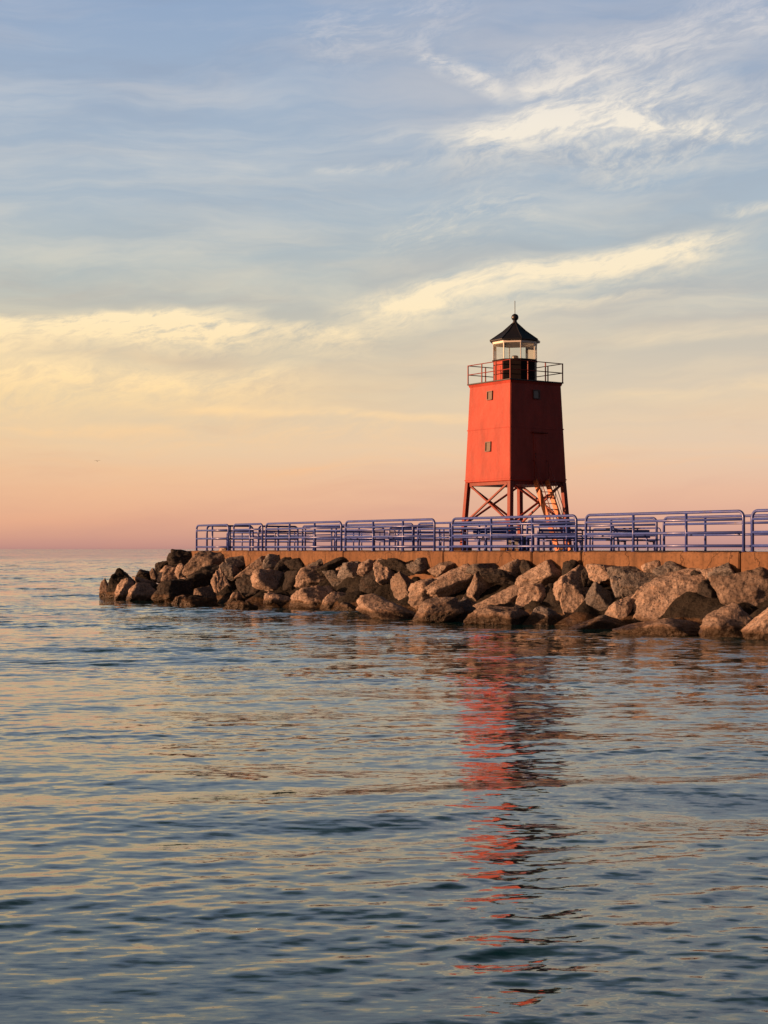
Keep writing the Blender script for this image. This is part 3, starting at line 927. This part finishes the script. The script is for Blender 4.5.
def rock_shape(seed, w_, d_, h_, tilt, sub, sharp=1.0):
    r = np.random.default_rng(seed)
    V, Fc = ico(sub)
    n = 12
    k = np.arange(n)+0.5
    ph = np.arccos(1-2*k/n); th = math.pi*(1+5**0.5)*k + r.uniform(0, 6.28)
    nm = np.stack([np.cos(th)*np.sin(ph), np.sin(th)*np.sin(ph), np.cos(ph)], 1) + r.normal(0, 0.42, (n, 3))
    nm /= np.linalg.norm(nm, axis=1, keepdims=True)
    dd = r.uniform(0.52, 1.0, n)
    pw = 18*sharp
    dots = np.clip(V @ nm.T, 0, None)/dd
    rr = (np.sum(dots**pw, 1)+1e-6)**(-1/pw)
    rr = np.clip(rr, 0.3, 1.5)
    p = V*rr[:, None]
    s = r.uniform(0, 50, 3)
    rough = r.uniform(0.7, 1.3)
    disp = 0.12*vnoise(p*1.5+s) + 0.11*rough*vnoise(p*3.7+s*2) + 0.075*rough*vnoise(p*8.1+s*3) + 0.04*rough*vnoise(p*16+s) + 0.014*rough*vnoise(p*31+s)
    rid = 0.07*rough*np.abs(vnoise(p*np.array([3.0, 3.0, 6.0])+s*1.7))*2
    p = p*(1+disp-rid)[:, None]
    # stretch to the wanted box after tilting in the plane facing the water
    asp = math.sqrt(max(w_, 1e-3)/max(h_, 1e-3))
    p = p*np.array([asp, 1.0, 1/asp])
    a = -rad(tilt); c, s_ = math.cos(a), math.sin(a)
    p = p @ np.array([[c, 0, -s_], [0, 1, 0], [s_, 0, c]])
    lo, hi = p.min(0), p.max(0)
    p = (p-(lo+hi)/2)/(hi-lo)*np.array([w_, d_, h_])
    return p, Fc

WL = [(95, 596), (101, 597), (150, 600), (200, 603), (250, 607), (300, 607), (360, 610), (400, 616), (450, 619), (520, 622), (570, 625), (630, 630), (700, 632), (745, 635), (768, 637), (900, 650)]
def wline(x):
    for (a, b), (c, d) in zip(WL, WL[1:]):
        if a <= x <= c: return b+(d-b)*(x-a)/(c-a)
    return WL[0][1] if x < WL[0][0] else WL[-1][1]
def wallZ(x):
    u = u_at(x, -0.35)
    return P0[1]+D[1]*u+NV[1]*-0.35

_seed = [100]
def boulder(x0, y0, x1, y1, m_, label, group=None, tilt=0, sharp=1.0, push=0.0, depth=None):
    _seed[0] += 1
    xc, yc = (x0+x1)/2, (y0+y1)/2
    yw = wline(xc); Zt = CAMZ*F/(yw-HOR)
    low = y1 > yw-4.5
    Zw = min(wallZ(xc), Zt+5.0)
    if low:
        Zf = CAMZ*F/(max(y1, yw-2)-HOR)
    else:
        k = 1.6/(Zw-Zt); s = (yc-HOR)/F
        Zf = (CAMZ+k*Zt)/(s+k)
    w_ = (x1-x0)*Zf/F; h_ = (y1-y0)*Zf/F
    d_ = depth or (0.55*w_+0.45*h_)*1.05
    d_ = max(d_, 0.5)
    Zc = Zf + d_*(0.42 if low else 0.22) + push
    sc_ = Zc/F
    top = CAMZ-(y0-HOR)*sc_; bot = CAMZ-(y1-HOR)*sc_
    if low: bot = -0.22 - 0.55*max(0.0, 0.6-top)
    w_ = (x1-x0)*sc_*1.22; h_ = (top-bot)*1.14
    X = (xc-384)*sc_
    big = w_ > 0.6
    p, Fc = rock_shape(_seed[0], w_, d_, h_, tilt, 5 if big else 4, sharp)
    me = bpy.data.meshes.new('boulder')
    me.from_pydata(p.tolist(), [], Fc.tolist())
    me.polygons.foreach_set('use_smooth', np.ones(len(Fc), bool))
    me.materials.append(M[m_])
    o = bpy.data.objects.new('boulder', me); COL.objects.link(o)
    o.location = (X, Zc, (top+bot)/2)
    tag(o, label, 'boulder', group or 'boulders piled along the pier')
    return o
T_, G_, K_ = 'rock_tan', 'rock_grey', 'rock_shade'
ROCKS = [
 # lake tip, left to right
 (101, 579, 110, 598, T_, 'small brown boulder at the extreme left tip of the rock pile', 0),
 (108, 570, 136, 599, K_, 'large dark boulder second from the left tip of the pile, highest there', 12),
 (116, 579, 135, 600, T_, 'rounded brown boulder at the waterline in front of the big dark tip boulder', 25),
 (127, 584, 157, 601, T_, 'wide rough sunlit boulder at the waterline near the left tip', 6),
 (134, 577, 157, 592, T_, 'brown boulder behind the wide rough one near the left tip', -10),
 (137, 570, 153, 581, K_, 'small dark boulder on top of the brown ones near the left tip', -8),
 (151, 569, 161, 583, T_, 'narrow brown boulder leaning under the dark square block, left tip', 60),
 (156, 561, 173, 576, K_, 'dark square block standing out left of the topmost tip slab', 25),
 (159, 566, 179, 584, T_, 'reddish brown boulder below the dark square block, left part of the pile', 30),
 (176, 564, 191, 581, T_, 'brown boulder beside the reddish one, under the topmost tip slab', -35),
 (156, 580, 191, 603, K_, 'big black smooth boulder at the waterline left of the railing start', 8),
 (172, 550, 212, 567, K_, 'long dark slab topping the pile left of the first railing panel', 4),
 (177, 578, 191, 588, T_, 'small lit boulder wedged above the big black waterline boulder', 5),
 (173, 596, 187, 604, T_, 'low wet stone at the waterline right of the big black boulder', 0),
 (218, 548, 230, 559, T_, 'small brown stone against the foot of the leftmost railing panel', 20),
 (187, 553, 229, 583, T_, 'large tilted slab with sunlit left end below the leftmost railing panel', 38),
 (193, 566, 232, 595, K_, 'black tilted boulder under the large slab with the sunlit left end', 35),
 (213, 570, 231, 601, T_, 'upright oval sunlit boulder below the first gap in the near railing', 82),
 (196, 587, 216, 604, T_, 'brown triangular boulder at the waterline left of the upright oval one', 15),
 (182, 596, 218, 606, K_, 'flat dark stone at the waterline in front of the triangular brown one', 0),
 (221, 563, 240, 580, G_, 'grey boulder above the upright oval sunlit one', 20),
 (228, 556, 250, 569, G_, 'dark grey boulder against the left end of the concrete wall', -6),
 (238, 557, 269, 577, T_, 'rough brown boulder against the wall below the second railing panel', 28),
 (238, 576, 271, 600, K_, 'black boulder with a thin lit left edge below the second railing panel', -10),
 (227, 593, 248, 605, T_, 'low brown stone at the waterline right of the upright oval boulder', 8),
 (226, 601, 256, 610, K_, 'flat wet stone farthest into the water below the second railing panel', 0),
 (265, 555, 285, 573, G_, 'grey boulder against the wall at the left end of the third panel', 40),
 (277, 558, 302, 573, K_, 'boulder with a bright left tip against the wall below the third panel', 10),
 (254, 570, 288, 596, T_, 'large boulder pointed at its left, half lit, left end of third panel', -28),
 (277, 572, 306, 599, K_, 'black boulder between the half lit pointed one and the ribbed one', 15),
 (267, 593, 298, 607, T_, 'squarish stone at the waterline under the half lit pointed boulder', 0),
 (286, 558, 312, 572, K_, 'dark flat boulder against the wall below the middle of the third panel', 5),
 (304, 557, 330, 575, G_, 'grey slanted boulder against the wall below the third panel', 24),
 (298, 567, 336, 591, T_, 'large sunlit ribbed boulder in the middle row below the third panel', 8),
 (293, 587, 334, 609, T_, 'boulder with round lit left knob at the waterline below the third panel', -8),
 (320, 558, 360, 575, K_, 'wide dark boulder against the wall below the end of the third panel', 8),
 (325, 571, 351, 587, G_, 'grey boulder between the ribbed one and the tall triangular sunlit one', -12),
 (337, 567, 370, 607, T_, 'tall triangular sunlit boulder with ribs below the gap after the third panel', 50),
 (323, 593, 354, 610, T_, 'low boulder with lit left tip left of the tall triangular one', 14),
 (340, 561, 366, 580, G_, 'grey stone plugging the notch above the tall triangular boulder by the wall', 10),
 (335, 603, 364, 612, G_, 'flat grey stone at the waterline in front of the tall triangular boulder', 0),
 (359, 560, 380, 578, T_, 'brown boulder against the wall below the start of the fourth panel', 25),
 (376, 560, 403, 586, T_, 'oval sunlit face boulder leaning left below the fourth panel', -30),
 (363, 571, 395, 599, K_, 'black boulder right of the tall triangular sunlit one', -5),
 (362, 596, 423, 619, T_, 'long low boulder at the waterline, lit left end, below the fourth panel', -14),
 (393, 573, 419, 606, T_, 'upright ribbed sunlit boulder below the middle of the fourth panel', 62),
 (382, 559, 422, 576, K_, 'dark slanting slab against the wall below the fourth panel', -22),
 (409, 558, 438, 573, G_, 'purple grey boulder against the wall right of the dark slanting slab', 0),
 (430, 562, 458, 576, T_, 'small lit boulder against the wall below the wide gap in the railing', 10),
 (411, 580, 440, 610, T_, 'rough orange boulder leaning on the huge rough one, left of it', 40),
 (422, 566, 474, 604, T_, 'huge rough sunlit boulder left of the lighthouse reflection', 22),
 (417, 599, 459, 622, T_, 'wedge boulder at the waterline under the huge rough one', 22),
 (449, 600, 474, 621, G_, 'grey boulder at the waterline right of the wedge boulder', 30),
 (462, 598, 478, 613, T_, 'small brown stone above the grey waterline boulder under the huge rough one', 30),
 (469, 564, 504, 579, G_, 'grey slab against the wall right of the huge rough boulder', -4),
 (469, 573, 493, 602, T_, 'bright orange boulder in the shade gap right of the huge rough one', -60),
 (483, 569, 526, 588, K_, 'wide dark slab below the wall under the lighthouse left legs', -10),
 (476, 585, 521, 611, T_, 'brown boulder sloping down to the left under the wide dark slab', 24),
 (500, 560, 528, 579, T_, 'boulder with lit cap against the wall under the lighthouse', -6),
 (521, 561, 533, 577, K_, 'narrow dark stone between the lit cap boulder and the big block', 60),
 (521, 561, 570, 589, T_, 'big bright block shaped boulder against the wall under the ladder stair', 14),
 (563, 561, 580, 585, K_, 'dark stone behind the right end of the big bright block boulder', 60),
 (517, 585, 550, 613, T_, 'pitted sunlit boulder in the middle row under the big bright block', 6),
 (541, 585, 566, 616, K_, 'black boulder in the shade right of the pitted sunlit one', 20),
 (469, 607, 525, 625, T_, 'long low sunlit stone at the waterline above the red reflection', 0),
 (522, 608, 564, 625, G_, 'purple brown low boulder at the waterline right of the red reflection', 12),
 (557, 567, 592, 603, T_, 'large sunlit boulder sloping up right, left start of the long right panel', 42),
 (582, 565, 600, 587, K_, 'dark rounded boulder on the upper right of the large sloping one', -20),
 (562, 585, 593, 624, T_, 'bright wedge boulder pointing up, standing near the waterline', 52),
 (583, 584, 613, 618, G_, 'dark grey boulder right of the bright upright wedge', 70),
 (589, 565, 619, 583, T_, 'flat topped lit boulder against the wall, left start of long right panel', -4),
 (611, 567, 648, 581, G_, 'long grey boulder against the wall below the long right panel', 4),
 (611, 577, 627, 600, G_, 'small upright grey stone in the middle row below the long right panel', 75),
 (622, 574, 662, 600, G_, 'grey boulder left of the huge cracked one, middle row', 18),
 (631, 584, 655, 610, T_, 'bright narrow wedge leaning in front of the grey middle row boulder', 55),
 (608, 596, 637, 624, T_, 'squarish boulder with lit left side just above the flat grey waterline stone', 10),
 (573, 617, 631, 630, G_, 'flat grey stone at the waterline below the dark grey middle boulder', 0),
 (643, 561, 660, 577, T_, 'small pointed boulder against the wall, lit left, below the long right panel', 40),
 (655, 562, 694, 579, G_, 'grey boulder against the wall above the huge cracked one', -8),
 (638, 570, 711, 625, T_, 'huge cracked boulder dominating the right part of the pile', 32),
 (623, 620, 707, 635, T_, 'long flat stone at the waterline below the huge cracked boulder', 0),
 (690, 571, 708, 586, K_, 'small dark stone between the huge cracked boulder and the pier wall', 0),
 (702, 568, 724, 589, T_, 'rough brown boulder right of the huge cracked one, near the wall', 20),
 (709, 564, 737, 588, G_, 'grey boulder against the wall near the right border', -15),
 (699, 580, 722, 614, K_, 'black boulder in the deep gap right of the huge cracked one', 60),
 (714, 570, 780, 616, T_, 'huge flat topped boulder at the right border of the photo', -6),
 (704, 605, 752, 638, T_, 'rounded trapezoid boulder at the waterline near the right border', 0),
 (747, 605, 792, 641, T_, 'sunlit boulder at the waterline cut by the right border', 35),
]
for x0, y0, x1, y1, m_, lb, tl in ROCKS:
    boulder(x0, y0, x1, y1, m_, lb, tilt=tl, push=0.35 if m_ == K_ and 'black' in lb else 0.0)

# rubble under and between the boulders
def bed():
    us = np.arange(-4.6, 44, 0.16); vs = np.arange(-4.0, 5.6, 0.16)
    U, Vv = np.meshgrid(us, vs, indexing='ij')
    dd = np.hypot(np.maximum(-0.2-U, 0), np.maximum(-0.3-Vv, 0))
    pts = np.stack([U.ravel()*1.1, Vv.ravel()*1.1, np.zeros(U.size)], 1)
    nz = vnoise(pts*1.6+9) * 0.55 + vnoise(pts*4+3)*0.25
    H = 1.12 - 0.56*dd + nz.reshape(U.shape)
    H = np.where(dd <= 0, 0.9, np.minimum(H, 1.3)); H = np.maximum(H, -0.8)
    bm = bmesh.new()
    vv = [[bm.verts.new(uv(us[i], vs[j], H[i, j])) for j in range(len(vs))] for i in range(len(us))]
    for i in range(len(us)-1):
        for j in range(len(vs)-1):
            if us[i] > 0.1 and vs[j] > 0.2: continue
            bm.faces.new((vv[i][j], vv[i+1][j], vv[i+1][j+1], vv[i][j+1]))
    loose = [v for v in bm.verts if not v.link_faces]
    bmesh.ops.delete(bm, geom=loose, context='VERTS')
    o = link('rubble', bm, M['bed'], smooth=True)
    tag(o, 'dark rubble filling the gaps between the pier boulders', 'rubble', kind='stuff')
bed()

# ------------------------------------------------------------------ bird far out over the lake
def bird():
    Z = 300.0
    loc = Vector(((97-384)/F*Z, Z, CAMZ+(HOR-461)/F*Z))
    bm = bmesh.new()
    prof = [(-0.30, 0.01), (-0.22, 0.045), (-0.08, 0.075), (0.08, 0.065), (0.17, 0.04), (0.21, 0.048), (0.26, 0.035), (0.32, 0.006)]
    loft(bm, [[(x, r*math.cos(a), r*0.9*math.sin(a)) for a in [2*math.pi*k/10 for k in range(10)]] for x, r in prof])
    for s in (-1, 1):
        pl = [(0.08, s*0.05, 0.03, 0.16, 0.022), (0.11, s*0.26, 0.13, 0.16, 0.016), (0.03, s*0.48, 0.11, 0.10, 0.010), (-0.06, s*0.66, 0.06, 0.03, 0.005)]
        loft(bm, [[(x, y, z+t), (x-c*0.5, y, z+t*0.8), (x-c, y, z), (x-c*0.5, y, z-t)] for x, y, z, c, t in pl])
    loft(bm, [[(-0.27, -0.03, 0.01), (-0.27, 0.03, 0.01), (-0.27, 0.03, -0.01), (-0.27, -0.03, -0.01)], [(-0.40, -0.07, 0.004), (-0.40, 0.07, 0.004), (-0.40, 0.07, -0.004), (-0.40, -0.07, -0.004)]])
    o = link('bird', bm, M['dark'], smooth=True, loc=loc)
    o.rotation_euler = (rad(8), rad(-6), rad(-70))
    tag(o, 'tiny dark bird flying low over the lake at the left', 'bird')
bird()

# ------------------------------------------------------------------ render settings
vs_ = sc.view_settings
vs_.view_transform = 'Standard'; vs_.look = 'None'; vs_.exposure = 0.8; vs_.gamma = 1.0; vs_.use_curve_mapping = False
sc.render.engine = 'CYCLES'
sc.cycles.use_denoising = True
sc.cycles.max_bounces = 6
sc.render.film_transparent = False
